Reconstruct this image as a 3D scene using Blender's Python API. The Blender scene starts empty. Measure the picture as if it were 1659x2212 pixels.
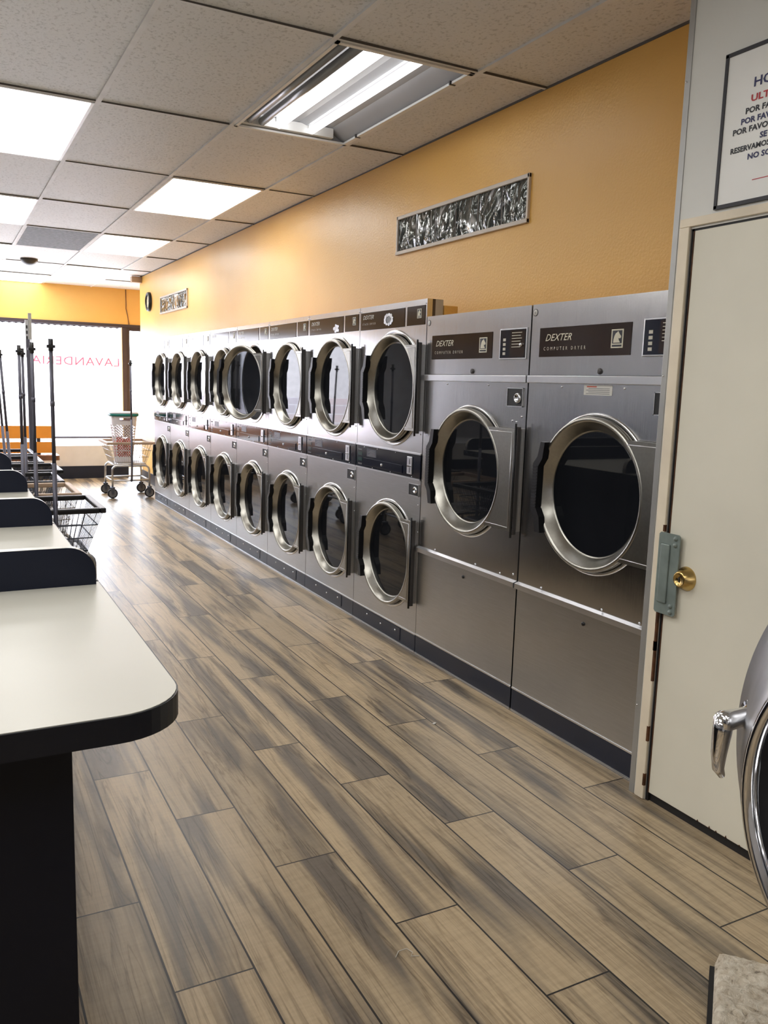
import bpy, bmesh, math, random
from mathutils import Vector, Matrix
random.seed(7)
S = 1.14                      # plan units -> metres
C = bpy.context.scene.collection
PI = math.pi
P, H, H2, HC, WX, W = .7034, 1.698, 1.615, 2.5225, .256, .786
GX0, GDX, GY0, GDY = -.0785, .6208, .7584, 1.22

# ------------------------------------------------------------------ node helpers
def srgb(r, g, b):
    f = lambda c: ((c/255)/12.92 if c/255 <= .04045 else ((c/255+.055)/1.055)**2.4)
    return (f(r), f(g), f(b), 1)

class NT:
    def __init__(s, name):
        s.m = bpy.data.materials.new(name); s.m.use_nodes = True
        s.t = s.m.node_tree; s.b = s.t.nodes['Principled BSDF']; s.out = s.t.nodes['Material Output']
    def n(s, typ, **kw):
        nd = s.t.nodes.new(typ)
        for k, v in kw.items(): setattr(nd, k, v)
        return nd
    def link(s, a, b): s.t.links.new(a, b)
    def put(s, sock, v):
        if hasattr(v, 'links') or isinstance(v, bpy.types.NodeSocket): s.link(v, sock)
        else: sock.default_value = v
    def math(s, op, a, b=0., c=None):
        nd = s.n('ShaderNodeMath', operation=op); s.put(nd.inputs[0], a); s.put(nd.inputs[1], b)
        if c is not None: s.put(nd.inputs[2], c)
        return nd.outputs[0]
    def coord(s, scale=(1, 1, 1), kind='Object'):
        tc = s.n('ShaderNodeTexCoord'); mp = s.n('ShaderNodeMapping')
        mp.inputs['Scale'].default_value = [k/S for k in scale]
        s.link(tc.outputs[kind], mp.inputs['Vector']); return mp.outputs[0]
    def noise(s, vec, scale=5, detail=4, rough=.5, dist=0.):
        nd = s.n('ShaderNodeTexNoise'); s.link(vec, nd.inputs['Vector'])
        nd.inputs['Scale'].default_value = scale; nd.inputs['Detail'].default_value = detail
        nd.inputs['Roughness'].default_value = rough; nd.inputs['Distortion'].default_value = dist
        return nd.outputs[0]
    def ramp(s, fac, stops):
        nd = s.n('ShaderNodeValToRGB'); s.link(fac, nd.inputs[0]); e = nd.color_ramp.elements
        while len(e) < len(stops): e.new(.5)
        for el, (p, c) in zip(e, stops): el.position = p; el.color = c
        return nd.outputs[0]
    def mix(s, fac, a, b, blend='MIX'):
        nd = s.n('ShaderNodeMix', data_type='RGBA', blend_type=blend)
        s.put(nd.inputs[0], fac); s.put(nd.inputs[6], a); s.put(nd.inputs[7], b); return nd.outputs[2]
    def bump(s, h, strength=.2, dist=.01):
        nd = s.n('ShaderNodeBump'); nd.inputs['Strength'].default_value = strength
        nd.inputs['Distance'].default_value = dist; s.link(h, nd.inputs['Height'])
        s.link(nd.outputs[0], s.b.inputs['Normal'])
    def set(s, **kw):
        for k, v in kw.items(): s.put(s.b.inputs[k.replace('_', ' ')], v)
        return s

def plain(name, col, rough=.5, metal=0., spec=.5, var=.06, nscale=6., bump=0., bscale=60, coat=0.):
    t = NT(name); v = t.coord()
    f = t.noise(v, nscale, 4)
    d = tuple(c*(1-var*2.2) for c in col[:3])+(1,); l = tuple(min(1, c*(1+var)) for c in col[:3])+(1,)
    t.set(Base_Color=t.ramp(f, [(.3, d), (.7, l)]), Roughness=rough, Metallic=metal)
    t.b.inputs['Specular IOR Level'].default_value = spec
    t.b.inputs['Coat Weight'].default_value = coat
    if bump: t.bump(t.noise(v, bscale, 3), bump, .004)
    return t.m

def emit(name, col, strength, base=(.8, .8, .8, 1)):
    t = NT(name); f = t.noise(t.coord(), 3, 2)
    c = t.ramp(f, [(.2, tuple(k*.93 for k in col[:3])+(1,)), (.8, col)])
    t.set(Base_Color=base, Emission_Color=c, Emission_Strength=strength); return t.m

def steel_mat(name, base, rough, streak=(60, 60, 1.2), dent=.0, bs=.06):
    t = NT(name); v = t.coord(streak); f = t.noise(v, 3, 5, .6)
    v2 = t.coord((1, 1, 1)); g = t.noise(v2, 2.2, 3)
    lo = tuple(c*.86 for c in base)+(1,); hi = tuple(min(1, c*1.08) for c in base)+(1,)
    col = t.mix(.5, t.ramp(f, [(.3, lo), (.7, hi)]), t.ramp(g, [(.3, lo), (.75, hi)]))
    r = t.math('MULTIPLY_ADD', f, .10, rough-.05)
    t.set(Base_Color=col, Metallic=1., Roughness=r)
    t.b.inputs['Anisotropic'].default_value = .35
    h = t.math('MULTIPLY_ADD', f, .12, t.math('MULTIPLY', g, dent))
    t.bump(h, bs, .02); return t.m

M = {}
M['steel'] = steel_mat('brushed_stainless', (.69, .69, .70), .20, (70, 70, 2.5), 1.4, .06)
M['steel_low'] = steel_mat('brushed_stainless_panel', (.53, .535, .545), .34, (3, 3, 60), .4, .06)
M['door_steel'] = steel_mat('spun_steel', (.39, .38, .345), .31, (30, 30, 30), .2, .03)
M['chrome'] = plain('chrome', (.74, .75, .78, 1), .07, 1., var=.03)
M['chrome_dull'] = plain('worn_chrome', (.62, .63, .66, 1), .32, 1., var=.10, nscale=9)
M['washer_trim'] = plain('washer_trim_steel', (.50, .50, .51, 1), .34, 1., var=.10, nscale=9)
M['cool_wall'] = plain('cool_white_wall', srgb(206, 207, 210), .5)
M['dark_wall'] = plain('dark_reflection_wall', srgb(74, 78, 88), .5)
M['zinc'] = plain('zinc_strip', (.74, .75, .78, 1), .30, 1., var=.05)
M['wire'] = plain('zinc_wire', (.60, .61, .63, 1), .32, 1., var=.06)
M['wire_dark'] = plain('dark_wire', (.10, .11, .14, 1), .4, .8, var=.06)
M['navy'] = plain('navy_enamel', srgb(26, 33, 50), .35, 0, .5, .06)
M['navy_gloss'] = plain('navy_control_film', srgb(22, 27, 42), .10, 0, .6, .05)
M['brown_gloss'] = plain('brown_header_film', srgb(48, 36, 30), .12, 0, .6, .05)
M['black'] = plain('black_plastic', srgb(20, 21, 25), .38, 0, .5, .05)
M['hinge'] = plain('dark_hinge_steel', (.09, .085, .085, 1), .38, .7, var=.05)
M['rubber'] = plain('black_rubber', srgb(30, 30, 33), .6, 0, .3, .08)
M['silver_ink'] = plain('silver_ink', srgb(190, 186, 172), .45, .2, .4, .03)
M['cream_ink'] = plain('cream_ink', srgb(205, 200, 180), .5, 0, .4, .03)
M['foil'] = plain('torn_foil', (.62, .63, .66, 1), .28, .8, .5, .2, 25, .5, 40)
M['sticker'] = plain('paper_sticker', srgb(206, 204, 198), .5, 0, .4, .03)
M['sticker_red'] = plain('red_sticker_print', srgb(190, 80, 60), .5)
M['sticker_grey'] = plain('grey_sticker_print', srgb(120, 120, 122), .5)
M['lcd'] = plain('green_display', srgb(28, 62, 58), .15, 0, .6)
M['beige_side'] = plain('beige_cabinet_side', srgb(186, 176, 158), .5)
M['brown_side'] = plain('brown_cabinet_edge', srgb(84, 68, 54), .5)
M['drum'] = plain('drum_interior', (.05, .05, .055, 1), .5, .5, var=.2)
M['recess'] = plain('black_recess', (.012, .012, .014, 1), .6)
M['laminate'] = plain('cream_laminate', srgb(184, 182, 172), .33, 0, .5, .02, 3)
M['edge_band'] = plain('black_edge_band', srgb(17, 20, 30), .36, 0, .35, .05)
M['panel_black'] = plain('black_laminate_panel', srgb(14, 18, 32), .45, 0, .25, .08, 4)
M['divider'] = plain('navy_black_divider', srgb(18, 24, 42), .42, 0, .3, .06, 4)
M['white_paint'] = plain('white_paint', srgb(225, 224, 222), .5, 0, .4, .03)
M['white_metal'] = plain('white_enamel', srgb(228, 228, 226), .35, 0, .5, .02)
M['cream_door'] = plain('cream_door_paint', srgb(228, 224, 208), .42, 0, .45, .025, 3.5, .05, 30)
M['cream_trim'] = plain('cream_trim_paint', srgb(232, 220, 198), .5, 0, .4, .05, 8)
M['panel_wall'] = plain('pale_grey_wall_paint', srgb(222, 222, 217), .45, 0, .4, .02, 3, .04, 50)
M['alu'] = plain('aluminium_corner', srgb(176, 176, 174), .4, .6, .5, .05)
M['guard'] = plain('grey_green_guard_paint', srgb(128, 140, 136), .42, .1, .5, .10, 14)
M['brass'] = plain('brass', (.62, .44, .17, 1), .22, 1., var=.10, nscale=20)
M['wood_worn'] = plain('exposed_worn_wood', srgb(92, 58, 34), .7, 0, .3, .3, 30)
M['frame_white'] = plain('window_trim_white', srgb(206, 196, 184), .45)
M['dark_frame'] = plain('dark_bronze_frame', srgb(62, 54, 60), .4, .3)
M['orange'] = plain('orange_bench_laminate', srgb(240, 156, 56), .4, 0, .5, .04)
M['bench_wood'] = plain('brown_bench_wood', srgb(118, 76, 50), .4, 0, .5, .18, 9)
M['tan'] = plain('tan_bumper', srgb(176, 150, 126), .5)
M['pole'] = plain('painted_grey_pole', srgb(92, 92, 104), .4, .5)
M['pole_pale'] = plain('pale_grey_pole', srgb(172, 172, 168), .5)
M['hamper'] = plain('white_hamper_plastic', srgb(226, 222, 226), .4)
M['teal'] = plain('teal_plastic', srgb(20, 120, 112), .4)
M['red_cloth'] = plain('red_cloth', srgb(205, 72, 56), .8, 0, .2, .15, 20, .3, 40)
M['ink_navy'] = plain('navy_sign_ink', srgb(36, 40, 92), .5)
M['ink_black'] = plain('black_sign_ink', srgb(38, 38, 46), .5)
M['ink_red'] = plain('red_sign_ink', srgb(188, 44, 52), .5)
M['sign'] = plain('white_sign_board', srgb(238, 238, 235), .3, 0, .5, .015)
M['letter_red'] = plain('red_window_letter', srgb(226, 110, 140), .6)
M['clock_face'] = plain('clock_face', srgb(216, 206, 180), .4)
M['caster'] = plain('grey_caster_rubber', srgb(104, 104, 106), .5)
M['vent'] = plain('grey_vent', srgb(122, 122, 124), .5, 0, .5, .25, 30)
M['tube_off'] = plain('unlit_tube', srgb(150, 152, 156), .25)
M['smoke'] = plain('dark_dome', srgb(72, 68, 66), .4)
M['tube_on'] = emit('lit_tube', (1, .99, 1, 1), 7)
M['tube_on2'] = emit('lit_tube_dim', (1, .99, .98, 1), 3.6)
M['diffuser'] = emit('lit_diffuser', (1, .985, .96, 1), 7.5)
M['reflector'] = plain('fixture_reflector', srgb(158, 159, 163), .45, 0, .5, .03)
M['concrete'] = plain('pale_pavement', srgb(205, 200, 196), .8)
M['far_wall'] = plain('pale_far_building', srgb(216, 206, 202), .8)

def wall_yellow():
    t = NT('yellow_wall_paint'); v = t.coord()
    g = t.noise(v, 1.3, 3); fine = t.noise(v, 90, 3)
    t.set(Base_Color=t.ramp(g, [(.3, srgb(220, 170, 88)), (.7, srgb(230, 182, 100))]), Roughness=.36)
    t.bump(fine, .35, .004); return t.m
M['yellow'] = wall_yellow()

def ceiling_tile():
    t = NT('mineral_ceiling_tile'); v = t.coord()
    sp = t.noise(t.coord((1, .8, 1)), 75, 3, .6); g = t.noise(v, 2.0, 3)
    a = t.ramp(sp, [(.34, srgb(184, 184, 184)), (.46, srgb(220, 220, 221))])
    t.set(Base_Color=t.mix(t.math('MULTIPLY', g, .35), a, srgb(200, 199, 197)), Roughness=.5)
    t.bump(sp, .5, .004); return t.m
M['tile'] = ceiling_tile()
M['tbar'] = plain('ceiling_grid_bar', srgb(222, 222, 224), .5)
M['tbar_shade'] = plain('ceiling_grid_shadow', srgb(92, 88, 86), .7)

def floor_mat():
    t = NT('wood_plank_tile'); tc = t.coord(); sx = t.n('ShaderNodeSeparateXYZ'); t.link(tc, sx.inputs[0])
    X, Y = sx.outputs[0], sx.outputs[1]
    px = t.math('DIVIDE', t.math('SUBTRACT', -.008, X), .1797)
    row = t.math('FLOOR', px); fx = t.math('FRACT', px)
    m3 = t.math('FLOORED_MODULO', row, 3.)
    u = t.math('DIVIDE', t.math('SUBTRACT', t.math('ADD', Y, .385), t.math('MULTIPLY', m3, .355)), 1.0605)
    col = t.math('FLOOR', u); fu = t.math('FRACT', u)
    cid = t.n('ShaderNodeCombineXYZ'); t.link(row, cid.inputs[0]); t.link(col, cid.inputs[1])
    wn = t.n('ShaderNodeTexWhiteNoise', noise_dimensions='2D'); t.link(cid.outputs[0], wn.inputs[0])
    rnd = wn.outputs[0]
    def pv(ax, ay, off):
        c = t.n('ShaderNodeCombineXYZ')
        t.link(t.math('MULTIPLY_ADD', rnd, off, t.math('MULTIPLY', X, ax)), c.inputs[0])
        t.link(t.math('MULTIPLY_ADD', rnd, off*1.7, t.math('MULTIPLY', Y, ay)), c.inputs[1]); return c.outputs[0]
    broad = t.noise(pv(8.5, .75, 40), 1, 3, .5, .5)
    mid_n = t.noise(pv(26, 1.3, 55), 1, 4, .6, .8)
    vein = t.noise(pv(17, .8, 70), 1, 4, .55, 1.2)
    grain = t.noise(pv(210, 9, 90), 1, 4, .6)
    cross = t.noise(pv(16, 75, 30), 1, 3, .6)
    light, mid, dark = srgb(192, 172, 141), srgb(160, 144, 120), srgb(118, 109, 98)
    a = t.ramp(t.math('MULTIPLY_ADD', mid_n, .22, t.math('MULTIPLY', broad, .78)), [(.40, dark), (.465, mid), (.525, light)])
    vd = t.math('ABSOLUTE', t.math('SUBTRACT', vein, .5))
    vm = t.ramp(vd, [(.0, (.46, .44, .42, 1)), (.012, (.74, .72, .70, 1)), (.035, (1, 1, 1, 1))])
    dm = t.ramp(broad, [(.42, (1, 1, 1, 1)), (.60, (.55, .55, .55, 1))])
    a = t.mix(dm, a, t.mix(1., a, vm, 'MULTIPLY'))
    s2 = t.ramp(mid_n, [(.33, (.60, .58, .57, 1)), (.43, (.95, .94, .93, 1)), (.6, (1, 1, 1, 1))])
    a = t.mix(.42, a, s2, 'MULTIPLY')
    a = t.mix(.55, a, t.ramp(grain, [(.3, (.66, .64, .62, 1)), (.62, (1.0, 1.0, 1.0, 1))]), 'MULTIPLY')
    a = t.mix(.35, a, t.ramp(cross, [(.35, (.76, .75, .74, 1)), (.58, (1.0, 1.0, 1.0, 1))]), 'MULTIPLY')
    tint = t.ramp(rnd, [(0, (.86, .86, .86, 1)), (1, (1.08, 1.06, 1.03, 1))])
    a = t.mix(1., a, tint, 'MULTIPLY')
    ex = t.math('MINIMUM', fx, t.math('SUBTRACT', 1., fx)); eu = t.math('MINIMUM', fu, t.math('SUBTRACT', 1., fu))
    gx = t.math('LESS_THAN', ex, .0135); gu = t.math('LESS_THAN', eu, .0021)
    g = t.math('MAXIMUM', gx, gu)
    t.set(Base_Color=t.mix(g, a, srgb(30, 27, 26)), Roughness=t.math('MULTIPLY_ADD', grain, .12, .27))
    t.b.inputs['Specular IOR Level'].default_value = .5
    hgt = t.math('SUBTRACT', t.math('MULTIPLY', grain, .3), g)
    t.bump(hgt, .25, .003); return t.m
M['floor'] = floor_mat()

def glass_dark(name, tint, refl_rough=.02, trans=.25):
    t = NT(name); v = t.coord(); f = t.noise(v, 4, 3)
    t.set(Base_Color=t.ramp(f, [(.3, tint), (.7, tuple(c*1.3 for c in tint[:3])+(1,))]), Roughness=refl_rough, IOR=1.55)
    tr = t.n('ShaderNodeBsdfTransparent'); tr.inputs[0].default_value = (.45, .47, .5, 1)
    mx = t.n('ShaderNodeMixShader'); mx.inputs[0].default_value = trans
    t.link(t.b.outputs[0], mx.inputs[1]); t.link(tr.outputs[0], mx.inputs[2]); t.link(mx.outputs[0], t.out.inputs[0])
    return t.m
M['glass_dark'] = glass_dark('dark_door_glass', (.010, .011, .014, 1))

def pane_mat():
    t = NT('clear_window_pane'); fr = t.n('ShaderNodeFresnel'); fr.inputs[0].default_value = 1.45
    tr = t.n('ShaderNodeBsdfTransparent'); gl = t.n('ShaderNodeBsdfGlossy'); gl.inputs['Roughness'].default_value = .02
    nz = t.noise(t.coord(), 2, 2)
    t.link(t.ramp(nz, [(0, (.95, .97, .98, 1)), (1, (.98, .99, 1, 1))]), tr.inputs[0])
    mx = t.n('ShaderNodeMixShader'); t.link(fr.outputs[0], mx.inputs[0]); t.link(tr.outputs[0], mx.inputs[1]); t.link(gl.outputs[0], mx.inputs[2])
    t.link(mx.outputs[0], t.out.inputs[0]); return t.m
M['pane'] = pane_mat()

def block_mat():
    t = NT('wavy_glass_block'); v = t.coord((1, 1, .55))
    a = t.noise(v, 6.5, 1, .4, 1.2); b = t.noise(v, 17, 1, .5, 1.0)
    w = t.ramp(a, [(.47, (0, 0, 0, 1)), (.5, (1, 1, 1, 1)), (.53, (0, 0, 0, 1))])  # bright squiggles: glints painted into the glass colour
    base = t.ramp(b, [(.35, (.06, .065, .06, 1)), (.7, (.16, .17, .155, 1))])
    t.set(Base_Color=t.mix(t.math('MULTIPLY', w, .8), base, (.75, .78, .80, 1)), Roughness=.07, Metallic=.5, IOR=1.5)
    t.bump(t.math('MULTIPLY_ADD', a, 1., t.math('MULTIPLY', b, .3)), 1., .06); return t.m
M['block'] = block_mat()

def carpet_mat():
    t = NT('speckled_worn_carpet'); v = t.coord()
    a = t.noise(v, 42, 5, .7, .6); b = t.noise(v, 14, 3)
    c = t.ramp(a, [(.32, srgb(92, 80, 66)), (.40, srgb(190, 176, 154)), (.60, srgb(232, 224, 208))])
    t.set(Base_Color=t.mix(.3, c, t.ramp(b, [(.3, srgb(150, 136, 118)), (.7, srgb(220, 208, 190))])), Roughness=.95)
    t.bump(a, 1., .012); return t.m
M['carpet'] = carpet_mat()

def stone_mat():
    t = NT('pale_stone_blocks'); br = t.n('ShaderNodeTexBrick'); v = t.coord()
    sp = t.n('ShaderNodeSeparateXYZ'); cb = t.n('ShaderNodeCombineXYZ'); t.link(v, sp.inputs[0])
    t.link(sp.outputs[0], cb.inputs[0]); t.link(sp.outputs[2], cb.inputs[1]); t.link(cb.outputs[0], br.inputs[0])
    br.inputs['Scale'].default_value = 1.; br.inputs['Brick Width'].default_value = .62; br.inputs['Row Height'].default_value = .2
    br.inputs['Mortar Size'].default_value = .008
    br.inputs['Color1'].default_value = srgb(214, 190, 184); br.inputs['Color2'].default_value = srgb(196, 190, 196); br.inputs['Mortar'].default_value = srgb(230, 226, 226)
    t.set(Base_Color=br.outputs[0], Roughness=.9); return t.m
M['stone'] = stone_mat()

# ------------------------------------------------------------------ mesh helpers
class MB:
    def __init__(s): s.b = bmesh.new(); s.mi = 0; s.mats = []
    def use(s, m):
        if m not in s.mats: s.mats.append(m)
        s.mi = s.mats.index(m); return s
    def face(s, vs, smooth=False):
        try: f = s.b.faces.new(vs)
        except ValueError: return None
        f.material_index = s.mi; f.smooth = smooth; return f
    def poly(s, pts, smooth=False): return s.face([s.b.verts.new(p) for p in pts], smooth)
    def box(s, x0, x1, y0, y1, z0, z1, bev=0.):
        if x0 > x1: x0, x1 = x1, x0
        if y0 > y1: y0, y1 = y1, y0
        if z0 > z1: z0, z1 = z1, z0
        v = [s.b.verts.new((x, y, z)) for x in (x0, x1) for y in (y0, y1) for z in (z0, z1)]
        fs = [s.face([v[i] for i in q]) for q in ((0, 1, 3, 2), (4, 6, 7, 5), (0, 4, 5, 1), (2, 3, 7, 6), (0, 2, 6, 4), (1, 5, 7, 3))]
        if bev:
            es = list({e for f in fs for e in f.edges})
            r = bmesh.ops.bevel(s.b, geom=es, offset=bev, segments=2, affect='EDGES', profile=.5)
            for f in r['faces']: f.material_index = s.mi
        return s
    def tube(s, pts, r, n=8, cap=True):
        pts = [Vector(p) for p in pts]; rings = []; up = None
        rr = r if isinstance(r, (list, tuple)) else [r]*len(pts)
        for i, p in enumerate(pts):
            d = (pts[min(i+1, len(pts)-1)]-pts[max(i-1, 0)]).normalized()
            if up is None:
                a = Vector((0, 0, 1)) if abs(d.z) < .9 else Vector((1, 0, 0)); up = (a-d*a.dot(d)).normalized()
            else: up = (up-d*up.dot(d)).normalized()
            q = d.cross(up)
            rings.append([s.b.verts.new(p+(up*math.cos(2*PI*k/n)+q*math.sin(2*PI*k/n))*rr[i]) for k in range(n)])
        for a, b in zip(rings, rings[1:]):
            for k in range(n): s.face([a[k], a[(k+1) % n], b[(k+1) % n], b[k]], n > 4)
        if cap: s.face(rings[0][::-1]); s.face(rings[-1])
        return s
    def lathe(s, prof, c, axis='x', n=72, smooth=True, closed=False):
        """prof: (radius, offset along axis) about centre c."""
        rings = []
        for r, o in prof:
            ring = []
            for k in range(n):
                a = 2*PI*k/n; u, v = r*math.cos(a), r*math.sin(a)
                ring.append(s.b.verts.new({'x': (c[0]+o, c[1]+u, c[2]+v), 'y': (c[0]+u, c[1]+o, c[2]+v), 'z': (c[0]+u, c[1]+v, c[2]+o)}[axis]))
            rings.append(ring)
        pairs = list(zip(rings, rings[1:]))+([(rings[-1], rings[0])] if closed else [])
        for a, b in pairs:
            for k in range(n): s.face([a[k], a[(k+1) % n], b[(k+1) % n], b[k]], smooth)
        return rings
    def disc(s, c, r, axis='x', n=48):
        pts = []
        for k in range(n):
            a = 2*PI*k/n; u, v = r*math.cos(a), r*math.sin(a)
            pts.append({'x': (c[0], c[1]-u, c[2]+v), 'y': (c[0]+u, c[1], c[2]+v), 'z': (c[0]+u, c[1]+v, c[2])}[axis])
        s.poly(pts); return s
    def prism(s, pts, ax, a0, a1):
        """2D outline extruded along axis; pts given in the other two axes in xyz order."""
        def p3(p, a): return {'x': (a, p[0], p[1]), 'y': (p[0], a, p[1]), 'z': (p[0], p[1], a)}[ax]
        A = [s.b.verts.new(p3(p, a0)) for p in pts]; B = [s.b.verts.new(p3(p, a1)) for p in pts]
        s.face(A); s.face(B[::-1]); n = len(pts)
        for k in range(n): s.face([A[k], A[(k+1) % n], B[(k+1) % n], B[k]])
        return s
    def plate_hole(s, x, y0, y1, z0, z1, cy, cz, r, n=96):
        """rectangle in plane x with a round hole."""
        I, O = [], []
        for k in range(n):
            a = 2*PI*(k+.5)/n; dy, dz = math.cos(a), math.sin(a)
            I.append(s.b.verts.new((x, cy+r*dy, cz+r*dz)))
            ty = ((y1-cy) if dy > 0 else (y0-cy))/dy if abs(dy) > 1e-6 else 1e9
            tz = ((z1-cz) if dz > 0 else (z0-cz))/dz if abs(dz) > 1e-6 else 1e9
            tt = min(ty, tz); O.append(s.b.verts.new((x, cy+tt*dy, cz+tt*dz)))
        for k in range(n):
            j = (k+1) % n; s.face([I[k], O[k], O[j], I[j]])
        for yy, zz in ((y0, z0), (y0, z1), (y1, z0), (y1, z1)):      # corner triangles
            best = sorted(range(n), key=lambda k: (O[k].co.y-yy)**2+(O[k].co.z-zz)**2)[:2]
            if abs(best[0]-best[1]) in (1, n-1): s.face([O[best[0]], O[best[1]], s.b.verts.new((x, yy, zz))])
        return s
    def build(s, name, mat=None, parent=None, loc=(0, 0, 0), recalc=True):
        bmesh.ops.remove_doubles(s.b, verts=s.b.verts, dist=1e-6)
        if recalc: bmesh.ops.recalc_face_normals(s.b, faces=s.b.faces)
        me = bpy.data.meshes.new(name); s.b.to_mesh(me); s.b.free()
        for m in (s.mats or [mat]): me.materials.append(M[m] if isinstance(m, str) else m)
        o = bpy.data.objects.new(name, me); C.objects.link(o); o.location = loc
        if parent: o.parent = parent
        return o

def tag(o, label=None, cat=None, group=None, kind=None):
    if label: o['label'] = label
    if cat: o['category'] = cat
    if group: o['group'] = group
    if kind: o['kind'] = kind
    return o
def thing(name, label, cat, loc=(0, 0, 0), rotz=0., group=None):
    o = bpy.data.objects.new(name, None); C.objects.link(o); o.location = loc; o.rotation_euler = (0, 0, rotz)
    return tag(o, label, cat, group)
def copy_tree(o, parent=None):
    c = o.copy(); C.objects.link(c)
    if parent: c.parent = parent
    for ch in list(o.children): copy_tree(ch, c)
    return c
def struct(o): o['kind'] = 'structure'; return o

TEXTM = Matrix(((0, 0, -1), (-1, 0, 0), (0, 1, 0)))   # text x -> -y, y -> +z, normal -> -x
def text_mb(mb, body, x, y, z, size, mat, shear=0., spacing=1., wx=1., mirror=False, plane='x', bold=0., align='LEFT', fit=None):
    cu = bpy.data.curves.new('t', 'FONT'); cu.body = body; cu.size = size; cu.shear = shear; cu.space_character = spacing
    cu.align_x = align; cu.offset = bold; cu.resolution_u = 2
    ob = bpy.data.objects.new('t', cu); C.objects.link(ob)
    dg = bpy.context.evaluated_depsgraph_get(); me = bpy.data.meshes.new_from_object(ob.evaluated_get(dg))
    bpy.data.objects.remove(ob); mb.use(mat)
    vs = []
    if fit: wx = fit/max(v.co.x for v in me.vertices)
    for v in me.vertices:
        a, b = v.co.x*wx, v.co.y
        if plane == 'x': vs.append(mb.b.verts.new((x, y-a, z+b)))
        else: vs.append(mb.b.verts.new((x+(-a if mirror else a), y, z+b)))
    for p in me.polygons: mb.face([vs[i] for i in p.vertices])
    bpy.data.meshes.remove(me); bpy.data.curves.remove(cu)

def horse_logo(mb, x, y0, y1, z0, z1):
    """little framed plate with a rearing horse head, in plane x (y1 is its left edge)."""
    w, h = y1-y0, z1-z0
    mb.use('cream_ink'); mb.poly([(x, y1, z0), (x, y0, z0), (x, y0, z1), (x, y1, z1)])
    mb.use('ink_black'); e = .1
    mb.poly([(x-.0006, y1-w*e, z0+h*.24), (x-.0006, y0+w*e, z0+h*.24), (x-.0006, y0+w*e, z1-h*.07), (x-.0006, y1-w*e, z1-h*.07)])
    mb.poly([(x-.0006, y1-w*e, z0+h*.07), (x-.0006, y0+w*e, z0+h*.07), (x-.0006, y0+w*e, z0+h*.17), (x-.0006, y1-w*e, z0+h*.17)])
    mb.use('cream_ink')
    pr = [(.2, .28), (.78, .28), (.66, .42), (.62, .52), (.74, .50), (.84, .55), (.82, .64), (.70, .74), (.62, .84), (.56, .90), (.52, .84), (.38, .78), (.28, .64), (.22, .46)]
    mb.poly([(x-.0012, y1-w*a, z0+h*b) for a, b in pr])

# ------------------------------------------------------------------ dryer pieces
def door_profile(R, RG):
    s = R/.262
    return [(R*.985, -.002), (R*1.0, -.004), (R*1.005, -.012), (R*.992, -.014), (R*.992, -.017), (R*1.008, -.019), (R*1.008, -.027), (R*.995, -.032), (R*.975, -.034), (R*.955, -.033),
            (R*.940, -.028), (RG*1.035, .004), (RG*1.03, .007), (RG*.995, .009)]

def make_door(root, cy, cz, R, RG, plate_y, plate_z, loc=(0, 0, 0), rz=0., pivot=None):
    """round porthole door with steel ring; plate_y: right end of hinge plate."""
    pv = pivot if pivot else (0, 0, 0)
    d = MB().use('door_steel')
    c = (-pv[0], cy-pv[1], cz-pv[2])
    d.lathe(door_profile(R, RG), c, 'x', 96)
    o = d.build('door', None, root, pv); o.rotation_euler = (0, 0, rz)
    g = MB().use('glass_dark')
    g.lathe([(RG*1.01, .012), (RG*1.0, .006)], c, 'x', 72); g.disc((c[0]+.006, c[1], c[2]), RG, 'x', 72)
    g.build('door_glass', None, o)
    h = MB().use('door_steel')                       # stamped hinge plate
    zt, zb = plate_z[1]-pv[2], plate_z[0]-pv[2]; ye = plate_y-pv[1]
    arc = []
    zc = c[2]
    for k in range(13):
        z = zb+(zt-zb)*k/12; dz = z-zc; dy = math.sqrt(max(0, (R*.99)**2-dz*dz)); arc.append((c[1]-dy, z))
    out = [(ye, zt), (ye, zb)]
    xa = -.032-pv[0]
    h.prism(out+arc, 'x', xa, xa+.014)
    i = .014                                          # raised border line
    h.use('chrome_dull'); e = .0016
    h.tube([(xa-e*.3, ye+i, zt-i), (xa-e*.3, ye+i, zb+i)], e, 6); 
    h.tube([(xa-e*.3, ye+i, zt-i), (xa-e*.3, arc[-1][0]-.012, zt-i)], e, 6)
    h.tube([(xa-e*.3, ye+i, zb+i), (xa-e*.3, arc[0][0]-.012, zb+i)], e, 6)
    h.build('hinge_plate', None, o)
    b = MB().use('black')                             # pull handle
    s = R/.262
    outer = [(.226, .164), (.240, .110), (.262, .085), (.265, -.085), (.246, -.108), (.232, -.164)]
    inner = [(.205, -.164), (.214, -.108), (.236, -.075), (.234, .075), (.212, .105), (.203, .164)]
    pts = [(c[1]+a*s, c[2]+z*s) for a, z in outer+inner]
    b.prism(pts, 'x', -.056-pv[0], -.028-pv[0])
    for k in range(14):
        z = c[2]+(-.075+.15*k/13)*s
        b.box(-.0575-pv[0], -.055-pv[0], c[1]+.238*s, c[1]+.263*s, z-.002, z+.002)
    b.build('handle', None, o)
    return o

def make_hinge(root, y0, y1, zb, zt):
    h = MB().use('hinge')
    h.box(-.034, -.016, y0+.002, y1-.008, zb-.010, zt+.010, .002)
    h.use('steel_low'); h.box(-.016, .0, y0+.009, y1-.011, zb, zt)
    h.use('black')
    h.tube([(-.036, (y0+y1)/2, zb-.022), (-.036, (y0+y1)/2, zt+.022)], .005, 8)
    h.use('recess')
    for z in (zb+.02, zb+.06, zt-.06, zt-.02): h.disc((-.0345, y0+.006, z), .0035, 'x', 10)
    return h.build('hinge', None, root)

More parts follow.
